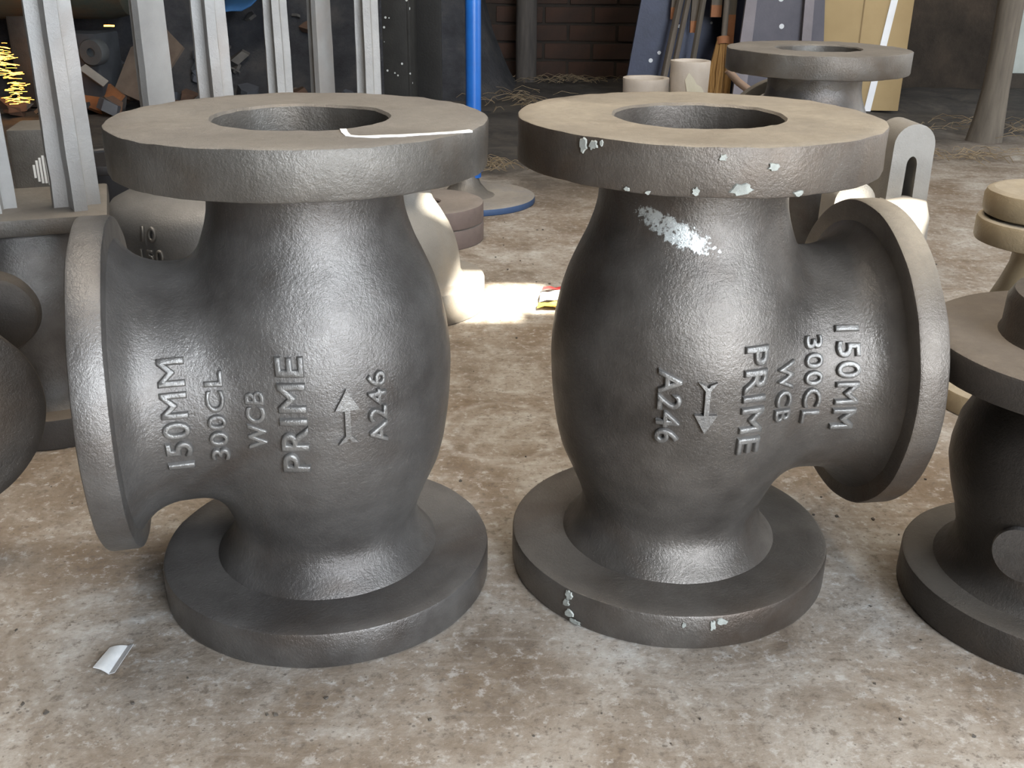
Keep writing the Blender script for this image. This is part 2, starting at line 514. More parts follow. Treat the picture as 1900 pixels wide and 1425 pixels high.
def surface_nets(fun, lo, hi, h):
    ax = [np.arange(l, u + h * 0.5, h) for l, u in zip(lo, hi)]
    X, Y, Z = np.meshgrid(*ax, indexing='ij')
    Fv = fun(X, Y, Z)
    ins = Fv < 0
    nx, ny, nz = Fv.shape
    acc = np.zeros((nx - 1, ny - 1, nz - 1, 3))
    cnt = np.zeros((nx - 1, ny - 1, nz - 1))
    cor = [(i, j, k) for i in (0, 1) for j in (0, 1) for k in (0, 1)]
    sl = lambda c: (slice(c[0], nx - 1 + c[0]), slice(c[1], ny - 1 + c[1]), slice(c[2], nz - 1 + c[2]))
    for a in cor:
        for b in cor:
            d = (b[0] - a[0], b[1] - a[1], b[2] - a[2])
            if sorted(d) != [0, 0, 1]: continue
            fa, fb = Fv[sl(a)], Fv[sl(b)]
            m = (fa < 0) != (fb < 0)
            t = np.where(m, fa / np.where(m, fa - fb, 1), 0)
            for q in range(3): acc[..., q] += np.where(m, a[q] + d[q] * t, 0)
            cnt += m
    act = cnt > 0
    idx = -np.ones(act.shape, int)
    idx[act] = np.arange(act.sum())
    ii = np.argwhere(act)
    P = (ii + acc[act] / cnt[act][:, None]) * h + np.array(lo)
    quads = []
    for axis in range(3):
        o1, o2 = [(1, 2), (2, 0), (0, 1)][axis]
        s0 = [slice(None)] * 3
        s1 = [slice(None)] * 3
        s0[axis] = slice(0, -1)
        s1[axis] = slice(1, None)
        m = ins[tuple(s0)] != ins[tuple(s1)]
        for e in np.argwhere(m):
            if e[o1] == 0 or e[o2] == 0 or e[o1] >= act.shape[o1] or e[o2] >= act.shape[o2]: continue
            c = []
            for (p, q) in ((-1, -1), (0, -1), (0, 0), (-1, 0)):
                g = e.copy()
                g[o1] += p
                g[o2] += q
                c.append(idx[tuple(g)])
            if not ins[tuple(e)]: c = c[::-1]
            quads.append(c)
    for _ in range(4):          # pull the vertices onto the surface
        f0 = fun(P[:, 0], P[:, 1], P[:, 2])
        e = 1e-4
        g = np.stack([(fun(P[:, 0] + e * (q == 0), P[:, 1] + e * (q == 1), P[:, 2] + e * (q == 2)) - f0) / e for q in range(3)], 1)
        st = f0[:, None] * g / np.maximum((g * g).sum(1)[:, None], 0.2)
        P = P - np.clip(st, -h * .5, h * .5)
    return P, quads


def body_mesh(body, neck, zc, zlo, zhi, smax, k=0.016, h=0.0042):
    bz, br = smooth_profile(body, zlo - .01, zhi + .01)
    ns, nr = smooth_profile(neck, -0.05, smax + .02, k=10)

    def fun(X, Y, Z):
        r = np.sqrt(X * X + Y * Y)
        d1 = (r - np.interp(Z, bz, br)) * 0.9
        rho = np.sqrt(Y * Y + (Z - zc) ** 2)
        d2 = (rho - np.interp(X, ns, nr)) * 0.95
        d2 = np.where(X < 0.0, d2 - X * 2.5, d2)
        hh = np.clip(0.5 + 0.5 * (d2 - d1) / k, 0, 1)
        return d2 * (1 - hh) + d1 * hh - k * hh * (1 - hh)
    P, Q = surface_nets(fun, (-0.135, -0.135, zlo), (smax, 0.135, zhi), h)
    me = bpy.data.meshes.new('valve_body')
    me.from_pydata(P.tolist(), [], Q)
    me.update()
    me.polygons.foreach_set('use_smooth', [True] * len(me.polygons))
    return me


def ring_profile(Ro, Ri, z0, z1, b=0.0025):
    """closed profile of a flange ring with rounded edges"""
    return [(Ri, z0), (Ro - b, z0), (Ro - b * .3, z0 + b * .3), (Ro, z0 + b), (Ro, (z0 + z1) / 2), (Ro, z1 - b), (Ro - b * .3, z1 - b * .3), (Ro - b, z1), (Ro * .8 + Ri * .2, z1), (Ro * .4 + Ri * .6, z1), (Ri + b, z1), (Ri, z1 - b)]


def text_mesh(body_me, txt, u0, z0, length, cap, sign, mat, parent, height=0.0030, thin=0.0):
    """raised lettering laid on the casting: letters stand with their tops towards +x, run along sign*z, cast along y"""
    cu = bpy.data.curves.new('lettering', 'FONT')
    cu.body = txt
    cu.extrude = 0.5
    cu.resolution_u = 4
    cu.space_character = 1.12
    cu.offset = -0.004 + thin
    cu.bevel_depth = 0.042
    cu.bevel_resolution = 2
    ob = bpy.data.objects.new('lettering', cu)
    COL.objects.link(ob)
    dg = bpy.context.evaluated_depsgraph_get()
    me = bpy.data.meshes.new_from_object(ob.evaluated_get(dg))
    bpy.data.objects.remove(ob)
    bm = bmesh.new()
    bm.from_mesh(me)
    bpy.data.meshes.remove(me)
    xs = [v.co.x for v in bm.verts]
    ys = [v.co.y for v in bm.verts]
    return lay_on(bm, body_me, u0, z0, length / (max(xs) - min(xs)), cap / (max(ys) - min(ys)), (max(xs) + min(xs)) / 2, (max(ys) + min(ys)) / 2, sign, mat, parent, height)


def lay_on(bm, body_me, u0, z0, su, sv, ucen, vcen, sign, mat, parent, height, name='lettering'):
    bmesh.ops.remove_doubles(bm, verts=bm.verts[:], dist=1e-5)
    bmesh.ops.subdivide_edges(bm, edges=[e for e in bm.edges if (e.verts[0].co - e.verts[1].co).length > 0.35 and abs(e.verts[0].co.z - e.verts[1].co.z) < 0.1], cuts=2)
    tree = BVHTree.FromPolygons([v.co for v in body_me.vertices], [list(p.vertices) for p in body_me.polygons])
    for v in bm.verts:
        adv = (v.co.x - ucen) * su
        upv = (v.co.y - vcen) * sv
        x = u0 + upv
        z = z0 + sign * adv
        hit, nrm, _, _ = tree.ray_cast(Vector((x, sign * 0.4, z)), Vector((0, -sign, 0)))
        if hit is None:
            hit, nrm = Vector((x, sign * 0.1, z)), Vector((0, sign, 0))
        if nrm.y * sign < 0: nrm = -nrm
        k = min(max((v.co.z - 0.5) / 0.042, 0), 1)
        v.co = hit + nrm * (-0.0015 if v.co.z < 0 else height * (0.25 + 0.75 * k))
    bmesh.ops.triangulate(bm, faces=bm.faces[:])
    return finish(bm, name, mat, parent, sharp=75)


def arrow_mesh(body_me, u0, z0, length, width, sign, mat, parent):
    """cast flow arrow: shaft, head at the far end, forked tail"""
    w = width / length
    t = 0.045
    parts = [[(.12, -.5 * w), (.5, 0), (.12, .5 * w)], [(-.42, -t), (-.2, -t), (0, -t), (.2, -t), (.2, t), (0, t), (-.2, t), (-.42, t)],
             [(-.52, -.42 * w), (-.36, -t), (-.34, t * .5), (-.47, -.1 * w)], [(-.52, .42 * w), (-.47, .1 * w), (-.34, -t * .5), (-.36, t)]]
    bm = bmesh.new()
    for poly in parts:
        prism(bm, poly, -0.5, 0.5)
        a = [v for v in bm.verts][-len(poly):]
        top = [f for f in bm.faces if all(v in a for v in f.verts)]
        cx = sum(p[0] for p in poly) / len(poly)
        cy = sum(p[1] for p in poly) / len(poly)
        r_ = bmesh.ops.inset_individual(bm, faces=top, thickness=0.022)
        for v in top[0].verts: v.co.z = 0.542
    bmesh.ops.triangulate(bm, faces=[f for f in bm.faces if len(f.verts) > 4])
    return lay_on(bm, body_me, u0, z0, length, length, 0, 0, sign, mat, parent, 0.004, 'flow_arrow')


VB = body_mesh(BODY, NECK, 0.219, 0.022, 0.420, 0.176)


def make_valve(name, loc, phi, mb, mf, label, seed, Rt=.159, Rs=.148, Rb=.159, zt=.450, zb=.036, msf=None):
    root = empty(name, loc, phi, label, 'valve')
    b = bpy.data.objects.new('valve_body', VB.copy())
    COL.objects.link(b)
    b.data.materials.append(mb)
    b.parent = root
    new_lathe('base_flange', ring_profile(Rb, .075, 0.0, zb, .003), mb, root, 96, wob=.0006, seed=seed)
    top = ring_profile(Rt, .0738, zt - .039, zt, .0022)
    top = [(.0738, zt - .12), (.082, zt - .12), (.082, zt - .039)] + top[1:]
    new_lathe('bonnet_flange', top, mf, root, 128, wob=.0008, wscale=60, seed=seed + 3)
    new_lathe('bore', [(.0742, zt - .11), (.080, zt - .15), (.072, zt - .20), (0, zt - .205)], mb, root, 48, closed=False)
    Mx = Matrix.Translation((0, 0, .2215)) @ Matrix.Rotation(PI / 2, 4, 'Y')
    new_lathe('side_flange', ring_profile(Rs, .075, .1655, .1930, .003), msf or mf, root, 96, M=Mx, wob=.0006, seed=seed + 5)
    return root, b


A, A_body = make_valve('valve_casting', (-.1816, .9019, 0), R(194.27), M_A_SIDE, M_A,
                       'grey cast valve body with side flange facing left and a white chalk line on top', 1.0, msf=M_A_SIDE)
Bv, B_body = make_valve('valve_casting', (.1613, .9356, 0), R(7.4), M_B_BODY, M_B,
                        'brownish grey cast valve body with side flange facing right and white paint flecks', 11.0)

for txt, u, z, ln, cap in (('150MM', .1215, .2290, .093, .0225), ('300CL', .0890, .2260, .077, .0158), ('WCB', .0580, .2225, .052, .0158),
                           ('PRIME', .0280, .2265, .103, .0225), ('A246', -.0405, .2265, .066, .0165)):
    text_mesh(VB, txt, u, z, ln, cap, 1, M_LETTER, A, height=.0018 if txt == 'WCB' else .0040)
arrow_mesh(VB, -.0150, .2245, .048, .020, 1, M_LETTER, A)
for txt, u, z, ln, cap in (('150MM', .1200, .2360, .091, .0225), ('300CL', .0880, .2370, .077, .0175), ('WCB', .0600, .2310, .056, .0155),
                           ('PRIME', .0300, .2260, .100, .0215), ('A246', -.0420, .2230, .069, .0200)):
    text_mesh(VB, txt, u, z, ln, cap, -1, M_LETTER, Bv, height=.0040)
arrow_mesh(VB, -.0118, .2235, .046, .019, -1, M_LETTER, Bv)


def to_local(root, p):
    c, s = math.cos(root.rotation_euler.z), math.sin(root.rotation_euler.z)
    return (c * p[0] + s * p[1], -s * p[0] + c * p[1], p[2])


# chalk line on the left casting's top face (offsets from its axis in world axes)
def ribbon(pts, w, z, root, name, mat, th=.0008):
    bm = bmesh.new()
    n = len(pts)
    L_, Rr = [], []
    for i, p in enumerate(pts):
        a = Vector(pts[max(i - 1, 0)])
        b = Vector(pts[min(i + 1, n - 1)])
        d = (b - a).normalized()
        s = Vector((-d.y, d.x)) * (w[i] if isinstance(w, (list, tuple)) else w) / 2
        p = Vector(p)
        for lst, q in ((L_, p + s), (Rr, p - s)):
            lo = to_local(root, (q.x, q.y, z - .0008))
            lst.append((bm.verts.new(lo), bm.verts.new((lo[0], lo[1], z + th))))
    for i in range(n - 1):
        for (f1, f2) in ((L_, Rr),):
            bm.faces.new((f1[i][1], f1[i + 1][1], f2[i + 1][1], f2[i][1]))
            bm.faces.new((f1[i][0], f1[i + 1][0], f1[i + 1][1], f1[i][1]))
            bm.faces.new((f2[i][0], f2[i][1], f2[i + 1][1], f2[i + 1][0]))
    bm.faces.new((L_[0][0], L_[0][1], Rr[0][1], Rr[0][0]))
    bm.faces.new((L_[-1][0], Rr[-1][0], Rr[-1][1], L_[-1][1]))
    return finish(bm, name, mat, root)


line = [(.0462, -.0665), (.0500, -.083), (.0545, -.0965), (.0620, -.1005)]
for i in range(1, 15):
    t = i / 14
    line.append((.062 + t * .085, -.1005 + t * .012 + t * t * .022 + random.uniform(-.0010, .0010)))
wid = [.0052, .0052, .005, .0052] + [random.uniform(.0036, .0062) for _ in range(14)]
tag(ribbon(line, wid, .4500, A, 'chalk_line', M_CHALK), 'white chalk line')


# dabs of old white paint on the right casting's rims
def rim_patch(root, Rr, a_deg, z, wa, hz, seed):
    rnd = random.Random(seed)
    bm = bmesh.new()
    n = 16
    a0 = R(a_deg) - root.rotation_euler.z
    outer, inner = [], []
    for k in range(n):
        t = 2 * PI * k / n
        f = rnd.uniform(0.55, 1.0)
        a = a0 + math.cos(t) * R(wa) / 2 * f
        zz = z + math.sin(t) * hz / 2 * f
        outer.append(bm.verts.new(((Rr + .0001) * math.cos(a), (Rr + .0001) * math.sin(a), zz)))
        a = a0 + math.cos(t) * R(wa) / 2 * f * .86
        zz = z + math.sin(t) * hz / 2 * f * .86
        inner.append(bm.verts.new(((Rr + .0014) * math.cos(a), (Rr + .0014) * math.sin(a), zz)))
    for k in range(n):
        bm.faces.new((outer[k], outer[(k + 1) % n], inner[(k + 1) % n], inner[k]))
    bm.faces.new(inner)
    bmesh.ops.triangulate(bm, faces=[f for f in bm.faces if len(f.verts) > 4])
    return finish(bm, 'paint_fleck', M_PAINT, root)


for i, (a, z, w, h) in enumerate([(-132.6, .443, 3.6, .014), (-129.2, .444, 3.8, .009), (-126.4, .4465, 1.4, .006), (-92.5, .442, 2.6, .007), (-78.5, .435, 4.0, .008),
                                  (-87, .418, 8.0, .012), (-99, .416, 2.5, .008), (-70, .414, 4.0, .006), (-112, .413, 2.0, .004), (-118, .414, 2.2, .004),
                                  (-132, .030, 4.0, .013), (-133, .020, 3.6, .010), (-131.5, .010, 5.0, .010), (-129, .004, 5.5, .006), (-82.5, .026, 2.6, .014), (-79.5, .029, 4.5, .009), (-92, .027, 1.8, .007)]):
    rim_patch(Bv, .1590, a, z, w, h, 100 + i)

# dried paint drip on the rim of the right casting's side flange
# ------------------------------------------------------------------ castings further back
C, C_body = make_valve('valve_casting', (.535, 1.93, 0), R(90), M_A_SIDE, M_A, 'cast valve body behind the right casting with its flange before a carton', 21.0, zt=.425, Rs=.135)
C_body.scale = (.97, .97, .944)


def dome_profile(pts): return [(r, z) for r, z in pts]


# right edge, near: squat casting with wide flanges and a round boss
E_ = empty('squat_valve_casting', (.525, .862, 0), 0, 'dark squat flanged casting with a round boss at the right edge', 'valve')
new_lathe('base_flange', ring_profile(.139, .05, 0, .036, .003), M_DARK, E_, 96, wob=.0005, seed=31)
new_lathe('valve_body', [(.112, .034), (.102, .042), (.0945, .055), (.0935, .07), (.098, .09), (.106, .115), (.1115, .14), (.1115, .155), (.108, .178), (.098, .20), (.088, .22), (.082, .236), (.08, .243), (0, .243)],
          M_DARK, E_, 72, closed=False)
new_lathe('top_flange', ring_profile(.150, .05, .240, .270, .003), M_EDUST, E_, 96, wob=.0005, seed=33)
new_lathe('hub', [(.092, .268), (.0885, .274), (.088, .30), (.083, .309), (.07, .312), (0, .312)], M_DARK, E_, 48, closed=False)
Mb = Matrix.Translation((-.062, -.062, .098)) @ Matrix.Rotation(R(45 + 180), 4, 'Z') @ Matrix.Rotation(PI / 2, 4, 'Y')
new_lathe('boss', [(.026, -.02), (.026, .022), (.0245, .0245), (.0, .0250)], M_A_SIDE, E_, 40, M=Mb, closed=False)

# right edge, behind it: tan casting with two discs at its head
D_ = empty('tan_valve_casting', (.70, 1.35, 0), 0, 'tan casting with two stacked discs at its head by the right edge', 'valve')
new_lathe('base_flange', ring_profile(.105, .03, 0, .030, .003), M_TAN, D_, 64, wob=.0005, seed=41)
new_lathe('valve_body', [(.085, .028), (.072, .045), (.062, .08), (.060, .12), (.052, .150), (.042, .175), (.034, .20), (.032, .222), (.034, .232), (0, .232)], M_TAN, D_, 56, closed=False)
new_lathe('lower_disc', ring_profile(.0845, .02, .230, .262, .005), M_TAN, D_, 64, wob=.0006, seed=42)
new_lathe('upper_disc', ring_profile(.0800, .02, .2635, .300, .010), M_TAN, D_, 64, wob=.0008, seed=43)

# left edge, near: dark casting whose side flange shows
F_ = empty('dark_valve_casting', (-.632, .985, 0), 0, 'dark casting with a round flange cut off by the left edge', 'valve')
new_lathe('base_flange', ring_profile(.062, .02, 0, .028, .003), M_DARK, F_, 64)
new_lathe('valve_body', [(.05, .026), (.042, .05), (.05, .1), (.065, .16), (.06, .22), (.05, .26), (.045, .29), (0, .29)], M_DARK, F_, 48, closed=False)
Mf = Matrix.Translation((0.012, -.01, .168)) @ Matrix.Rotation(R(-48), 4, 'Z') @ Matrix.Rotation(PI / 2, 4, 'Y')
new_lathe('side_neck', [(.05, .0), (.05, .09), (.06, .10), (0, .10)], M_DARK, F_, 40, M=Mf, closed=False)
new_lathe('side_flange', ring_profile(.098, .035, .098, .128, .004), M_DARK, F_, 72, M=Mf, wob=.0008, seed=52)


# ---- yoke bonnets: a foot, a bell, two ribbed arms, a hub above the frame
def tee(wf, tf, tw, dp):
    """T section: flange in front (y = 0), web behind it with filleted corners"""
    f = .35 * (wf - tw) / 2
    return [(-wf / 2, 0), (wf / 2, 0), (wf / 2 * .97, tf), (tw / 2 + f, tf), (tw / 2 + f * .3, tf + f * .3), (tw / 2, tf + f), (tw / 2 * .85, dp), (-tw / 2 * .85, dp), (-tw / 2, tf + f),
            (-tw / 2 - f * .3, tf + f * .3), (-tw / 2 - f, tf), (-wf / 2 * .97, tf)]


def arm(parent, x, y, z0, z1, rot, sec, mat, top=.86):
    M = Matrix.Translation((x, y, 0)) @ Matrix.Rotation(rot, 4, 'Z')
    bm = prism(bmesh.new(), sec, z0, z1, M, s1=(top, top))
    bmesh.ops.subdivide_edges(bm, edges=[e for e in bm.edges if abs(e.verts[0].co.z - e.verts[1].co.z) > .1], cuts=14)
    for v in bm.verts:
        q = noise.noise_vector(v.co * 25)
        v.co += Vector((q.x, q.y, 0)) * .0009
    return finish(bm, 'yoke_arm', mat, parent, sharp=32)


def yoke(loc, rz, label, arms, z0, foot, mat_body, mat_arm, z1=.78):
    root = empty('yoke_bonnet', loc, rz, label, 'bonnet')
    for o in foot: new_lathe(o[0], o[1], mat_body, root, 64, closed=o[2], wob=.0005, seed=loc[0] * 10)
    for (x, y, rot, sec) in arms: arm(root, x, y, z0, z1, rot, sec, mat_arm)
    cx = sum(a[0] for a in arms) / len(arms)
    cy = sum(a[1] for a in arms) / len(arms)
    span = max(math.hypot(a[0] - cx, a[1] - cy) for a in arms) + .03
    new_lathe('hub', ring_profile(span, .025, z1 - .03, z1 + .03, .006), mat_arm, root, 48, M=Matrix.Translation((cx, cy, 0)))
    return root


T1 = tee(.050, .014, .016, .040)
T2 = tee(.046, .012, .016, .036)
# G: left edge, on a square plate
G_ = empty('yoke_bonnet', (-.610, 1.285, 0), 0, 'yoke bonnet on a square plate at the left edge beside the chalk marked casting', 'bonnet')
new_lathe('base_flange', ring_profile(.128, .05, 0, .040, .003), M_EDUST, G_, 80, wob=.0005, seed=61)
new_lathe('valve_body', [(.10, .038), (.088, .05), (.084, .08), (.092, .13), (.097, .17), (.096, .20), (.088, .235), (.078, .255), (.075, .262), (0, .262)], M_A_SIDE, G_, 64, closed=False)
Mg = Matrix.Translation((-.020, -.050, .175)) @ Matrix.Rotation(R(-75), 4, 'Z') @ Matrix.Rotation(PI / 2, 4, 'Y')
new_lathe('boss', [(.050, .0), (.0475, .055), (.045, .070), (.041, .073), (0, .0735)], M_DARK, G_, 48, M=Mg, closed=False)
finish(box(bmesh.new(), 0, 0, 0, .20, .19, .021, bev=.004), 'square_plate', M_A, G_, loc=(-.006, .006, .272), rot=(0, 0, R(20)))
arm(G_, .062, .005, .281, .80, R(-152), tee(.056, .015, .018, .046), M_YOKE)
arm(G_, -.030, -.022, .281, .80, R(-152), tee(.054, .014, .018, .040), M_YOKE)
new_lathe('hub', ring_profile(.09, .025, .78, .83, .006), M_YOKE, G_, 48, M=Matrix.Translation((.012, -.01, 0)))

BELL = [('base_flange', ring_profile(.115, .04, 0, .03, .003), True),
        ('bell', [(.09, .028), (.10, .06), (.118, .10), (.128, .14), (.131, .18), (.1305, .205), (.127, .222), (.115, .238), (.095, .248), (.06, .255), (0, .258)], False)]
H_ = yoke((-.475, 1.53, 0), 0, 'yoke bonnet with a domed grey bell cast with numbers behind the left casting',
          [(-.030, .0, R(60), T1), (.048, .0, R(-160), T1)], .245, BELL, M_GREY, M_YOKE)
bell = [c for c in H_.children if c.name.startswith('bell')][0]


def bell_text(txt, xc, zc, cap, ln):
    cu = bpy.data.curves.new('lettering', 'FONT')
    cu.body = txt
    cu.extrude = .5
    cu.resolution_u = 4
    cu.bevel_depth = .042
    cu.bevel_resolution = 2
    cu.space_character = 1.15
    ob = bpy.data.objects.new('lettering', cu)
    COL.objects.link(ob)
    me = bpy.data.meshes.new_from_object(ob.evaluated_get(bpy.context.evaluated_depsgraph_get()))
    bpy.data.objects.remove(ob)
    bm = bmesh.new()
    bm.from_mesh(me)
    bmesh.ops.remove_doubles(bm, verts=bm.verts[:], dist=1e-5)
    tree = BVHTree.FromPolygons([v.co for v in bell.data.vertices], [list(p.vertices) for p in bell.data.polygons])
    xs = [v.co.x for v in bm.verts]
    ys = [v.co.y for v in bm.verts]
    for v in bm.verts:
        x = xc + (v.co.x - (max(xs) + min(xs)) / 2) * ln / (max(xs) - min(xs))
        z = zc + (v.co.y - (max(ys) + min(ys)) / 2) * cap / (max(ys) - min(ys))
        hit, nrm, _, _ = tree.ray_cast(Vector((x, -.4, z)), Vector((0, 1, 0)))
        if nrm.y > 0: nrm = -nrm
        kk = min(max((v.co.z - .5) / .042, 0), 1)
        v.co = hit + nrm * (.0045 * (.25 + .75 * kk) if v.co.z > 0 else -.0015)
    finish(bm, 'lettering', M_LETTER, H_, 75)


bell_text('10', -.028, .213, .020, .022)
bell_text('150', -.026, .183, .020, .034)

SMALLFOOT = [('base_flange', ring_profile(.068, .03, 0, .028, .003), True),
             ('bell', [(.06, .026), (.055, .05), (.06, .10), (.064, .15), (.06, .20), (.045, .235), (0, .24)], False)]
yoke((-.408, 2.0, 0), 0, 'yoke bonnet behind the left casting with its two arms close together', [(-.020, -.04, R(-165), T2), (.050, .05, R(60), T2)], .22, SMALLFOOT, M_A, M_YOKE)
yoke((-.265, 2.02, 0), 0, 'yoke bonnet beside the speckled black post, showing a single arm', [(-.004, -.04, R(-170), T2), (-.017, .06, R(190), T2)], .22, SMALLFOOT, M_A, M_YOKE)

# K: pale casting whose foot stands in the patch of sun
K_ = empty('pale_valve_casting', (-.185, 1.75, 0), 0, 'pale bell shaped casting with a foot flange in the sun patch', 'valve')
new_lathe('foot_flange', ring_profile(.135, .04, 0, .055, .004), M_PALE, K_, 80, wob=.0006, seed=71)
new_lathe('bell', [(.105, .053), (.097, .058), (.0935, .066), (.092, .085), (.090, .10), (.084, .125), (.074, .148), (.060, .172), (.048, .190), (.043, .205), (.043, .225), (.0, .228)], M_PALE, K_, 64, closed=False)
new_lathe('collar', ring_profile(.062, .02, .225, .25, .004), M_PALE, K_, 48)

# M: two rusty discs in a stack
d1 = new_lathe('rusty_disc', ring_profile(.125, .03, 0, .040, .003), M_BROWN, None, 80, wob=.0006, seed=81)
d1.location = (-.190, 2.21, 0)
tag(d1, 'rusty brown disc lying at the bottom of the stack behind the pale bell', 'disc', 'stacked rusty discs')
d2 = new_lathe('rusty_disc', ring_profile(.124, .03, 0, .040, .003), M_BROWN, None, 80, wob=.0006, seed=82)
d2.location = (-.189, 2.209, .0415)
tag(d2, 'dusty brown disc lying on top of another disc behind the pale bell', 'disc', 'stacked rusty discs')

# N: blue pole on a dusty round foot
M_BLUE = plain('blue_enamel', (0.014, 0.125, 0.46), (0.010, 0.085, 0.34), 0.32, 0.0, scale=14, bump=0.08)
M_BLUEDUST = iron('dusty_blue_plate', (0.03, 0.07, 0.17), (0.03, 0.06, 0.13), (0.36, 0.33, 0.29), 1.0, metal=0.0, rough=(.5, .7))
N_ = empty('blue_pole_stand', (-.118, 2.57, 0), 0, 'bright blue pole standing on a dusty round foot plate', 'stand')
new_lathe('foot_plate', ring_profile(.170, .01, 0, .016, .003), M_BLUEDUST, N_, 80)
new_lathe('foot_cone', [(.075, .014), (.055, .022), (.035, .045), (.024, .075), (.019, .09), (0, .09)], M_A, N_, 48, closed=False)
finish(tube(bmesh.new(), [(.018, 0, .06), (.018, 0, .5), (.012, 0, 1.3)], .0185, 24), 'pole', M_BLUE, N_)
finish(tube(bmesh.new(), [(.018, 0, .075), (.018, 0, .105)], .023, 24), 'clamp_collar', M_BLUE, N_)

# black steel post with white splashes
M_SPECK = plain('black_steel_white_splashes', (0.035, 0.035, 0.033), (0.018, 0.018, 0.018), 0.6, 0.2, scale=12, spots=(0.55, 0.58, 0.58), spot_scale=60, spot_lim=0.78)
post = empty('steel_post', (-.315, 3.05, 0), R(-12), 'black steel post speckled with white paint standing behind the yokes', 'post')
finish(box(bmesh.new(), -.022, 0, .9, .072, .01, 1.8, bev=.002), 'front_web', M_SPECK, post)
finish(box(bmesh.new(), .017, .035, .9, .009, .075, 1.8, bev=.002), 'side_web', M_SPECK, post)
finish(box(bmesh.new(), .055, .068, .9, .075, .009, 1.8, bev=.002), 'rear_web', plain('black_steel', (0.016, 0.016, 0.016), (0.01, 0.01, 0.01), .6), post)

# inverted-U yokes at right
def arch_mesh(w, h, slot_w, slot_z, depth, lean=0.0):
    bm = bmesh.new()
    outer, inner = [], []
    n = 14
    for k in range(n + 1):
        a = PI * k / n
        outer.append((w / 2 * math.cos(a), h - w / 2 + w / 2 * math.sin(a)))
        inner.append((slot_w / 2 * math.cos(a), slot_z - slot_w / 2 + slot_w * .9 * math.sin(a)))
    outer = [(w / 2 * 1.12, 0)] + outer + [(-w / 2 * 1.12, 0)]
    inner = [(slot_w / 2 * 1.5, 0)] + inner + [(-slot_w / 2 * 1.5, 0)]
    vs_ = []
    for (x, z) in outer: vs_.append([bm.verts.new((x, y, z)) for y in (-depth / 2, depth / 2)])
    vi = []
    for (x, z) in inner: vi.append([bm.verts.new((x, y, z)) for y in (-depth / 2, depth / 2)])
    m = len(outer)
    for i in range(m - 1):
        bm.faces.new((vs_[i][0], vs_[i + 1][0], vs_[i + 1][1], vs_[i][1]))
        bm.faces.new((vi[i][0], vi[i][1], vi[i + 1][1], vi[i + 1][0]))
        for q in (0, 1):
            bm.faces.new((vs_[i][q], vs_[i + 1][q], vi[i + 1][q], vi[i][q]))
    for i in (0, m - 1):
        bm.faces.new((vs_[i][0], vs_[i][1], vi[i][1], vi[i][0]))
    es = [e for e in bm.edges if len(e.link_faces) == 2 and e.calc_face_angle(0) > 1.2 and abs(e.verts[0].co.y - e.verts[1].co.y) < 1e-6 and abs(e.verts[0].co.z) + abs(e.verts[1].co.z) > 1e-4]
    bmesh.ops.bevel(bm, geom=es, offset=.004, segments=2, affect='EDGES', profile=.6)
    return bm


L_ = empty('arch_yoke', (.628, 1.70, 0), R(4), 'pale arched yoke with a narrow slot behind the right casting', 'yoke')
finish(arch_mesh(.066, .335, .017, .278, .075), 'arch', M_PALE, L_)
new_lathe('foot', [(.048, 0), (.048, .02), (.047, .03), (.046, .11), (.044, .19), (.036, .215), (0, .222)], M_PALE, L_, 48, closed=False, M=Matrix.Translation((-.004, -.035, 0)))
L2 = empty('arch_yoke', (.536, 1.66, 0), R(4), 'low pale casting half hidden behind the side flange of the right casting', 'yoke')
finish(arch_mesh(.066, .250, .02, .19, .06), 'arch', M_PALE, L2)
new_lathe('foot', [(.036, 0), (.036, .02), (.0355, .03), (.035, .12), (0, .125)], M_PALE, L2, 40, closed=False, M=Matrix.Translation((0, -.02, 0)))


# pale pipe stubs behind the right casting
def stub(name, loc, r, h, ri, label, flare):
    root = empty(name, loc, 0, label, 'pipe')
    new_lathe('tube', [(ri, 0), (r * flare, 0), (r * flare, .01), (r, h * .62), (r * .97, h * .8), (r, h - .012), (r * 1.01, h - .003), (r, h), (ri + .002, h), (ri, h - .003)], M_CREAM, root, 56, wob=.0006, seed=r * 100)
    return root


stub('pipe_stub', (.309, 2.55, 0), .054, .303, .040, 'short pale pipe stub behind the top of the right casting', 1.25)
ps = stub('pipe_stub', (.411, 2.55, 0), .0465, .343, .036, 'taller pale pipe stub with a peeling cream label', 1.1)
bm = bmesh.new()
lab = [(-.15 + .42 * q, -.02) for q in (0, .25, .5, .75, 1)] + [(.30, .02), (.20, .030), (.05, .036), (-.08, .052), (-.2, .062), (-.3, .045), (-.22, .02)]
pv = []
for (a, z) in lab:
    aa = R(-82) + a * 1.7
    pv.append((bm.verts.new((.0468 * math.cos(aa), .0468 * math.sin(aa), .258 + z)), bm.verts.new((.0482 * math.cos(aa), .0482 * math.sin(aa), .258 + z))))
cen = bm.verts.new((.0482 * math.cos(R(-82) + .06), .0482 * math.sin(R(-82) + .06), .268))
for i in range(len(pv)): bm.faces.new((pv[i][1], pv[(i + 1) % len(pv)][1], cen))
for i in range(len(pv)):
    j = (i + 1) % len(pv)
    bm.faces.new((pv[i][0], pv[j][0], pv[j][1], pv[i][1]))
bmesh.ops.triangulate(bm, faces=[f for f in bm.faces if len(f.verts) > 4])
tag(finish(bm, 'paper_label', plain('cream_paper', (.62, .60, .50), (.55, .52, .42), .85), ps), 'cream paper label')

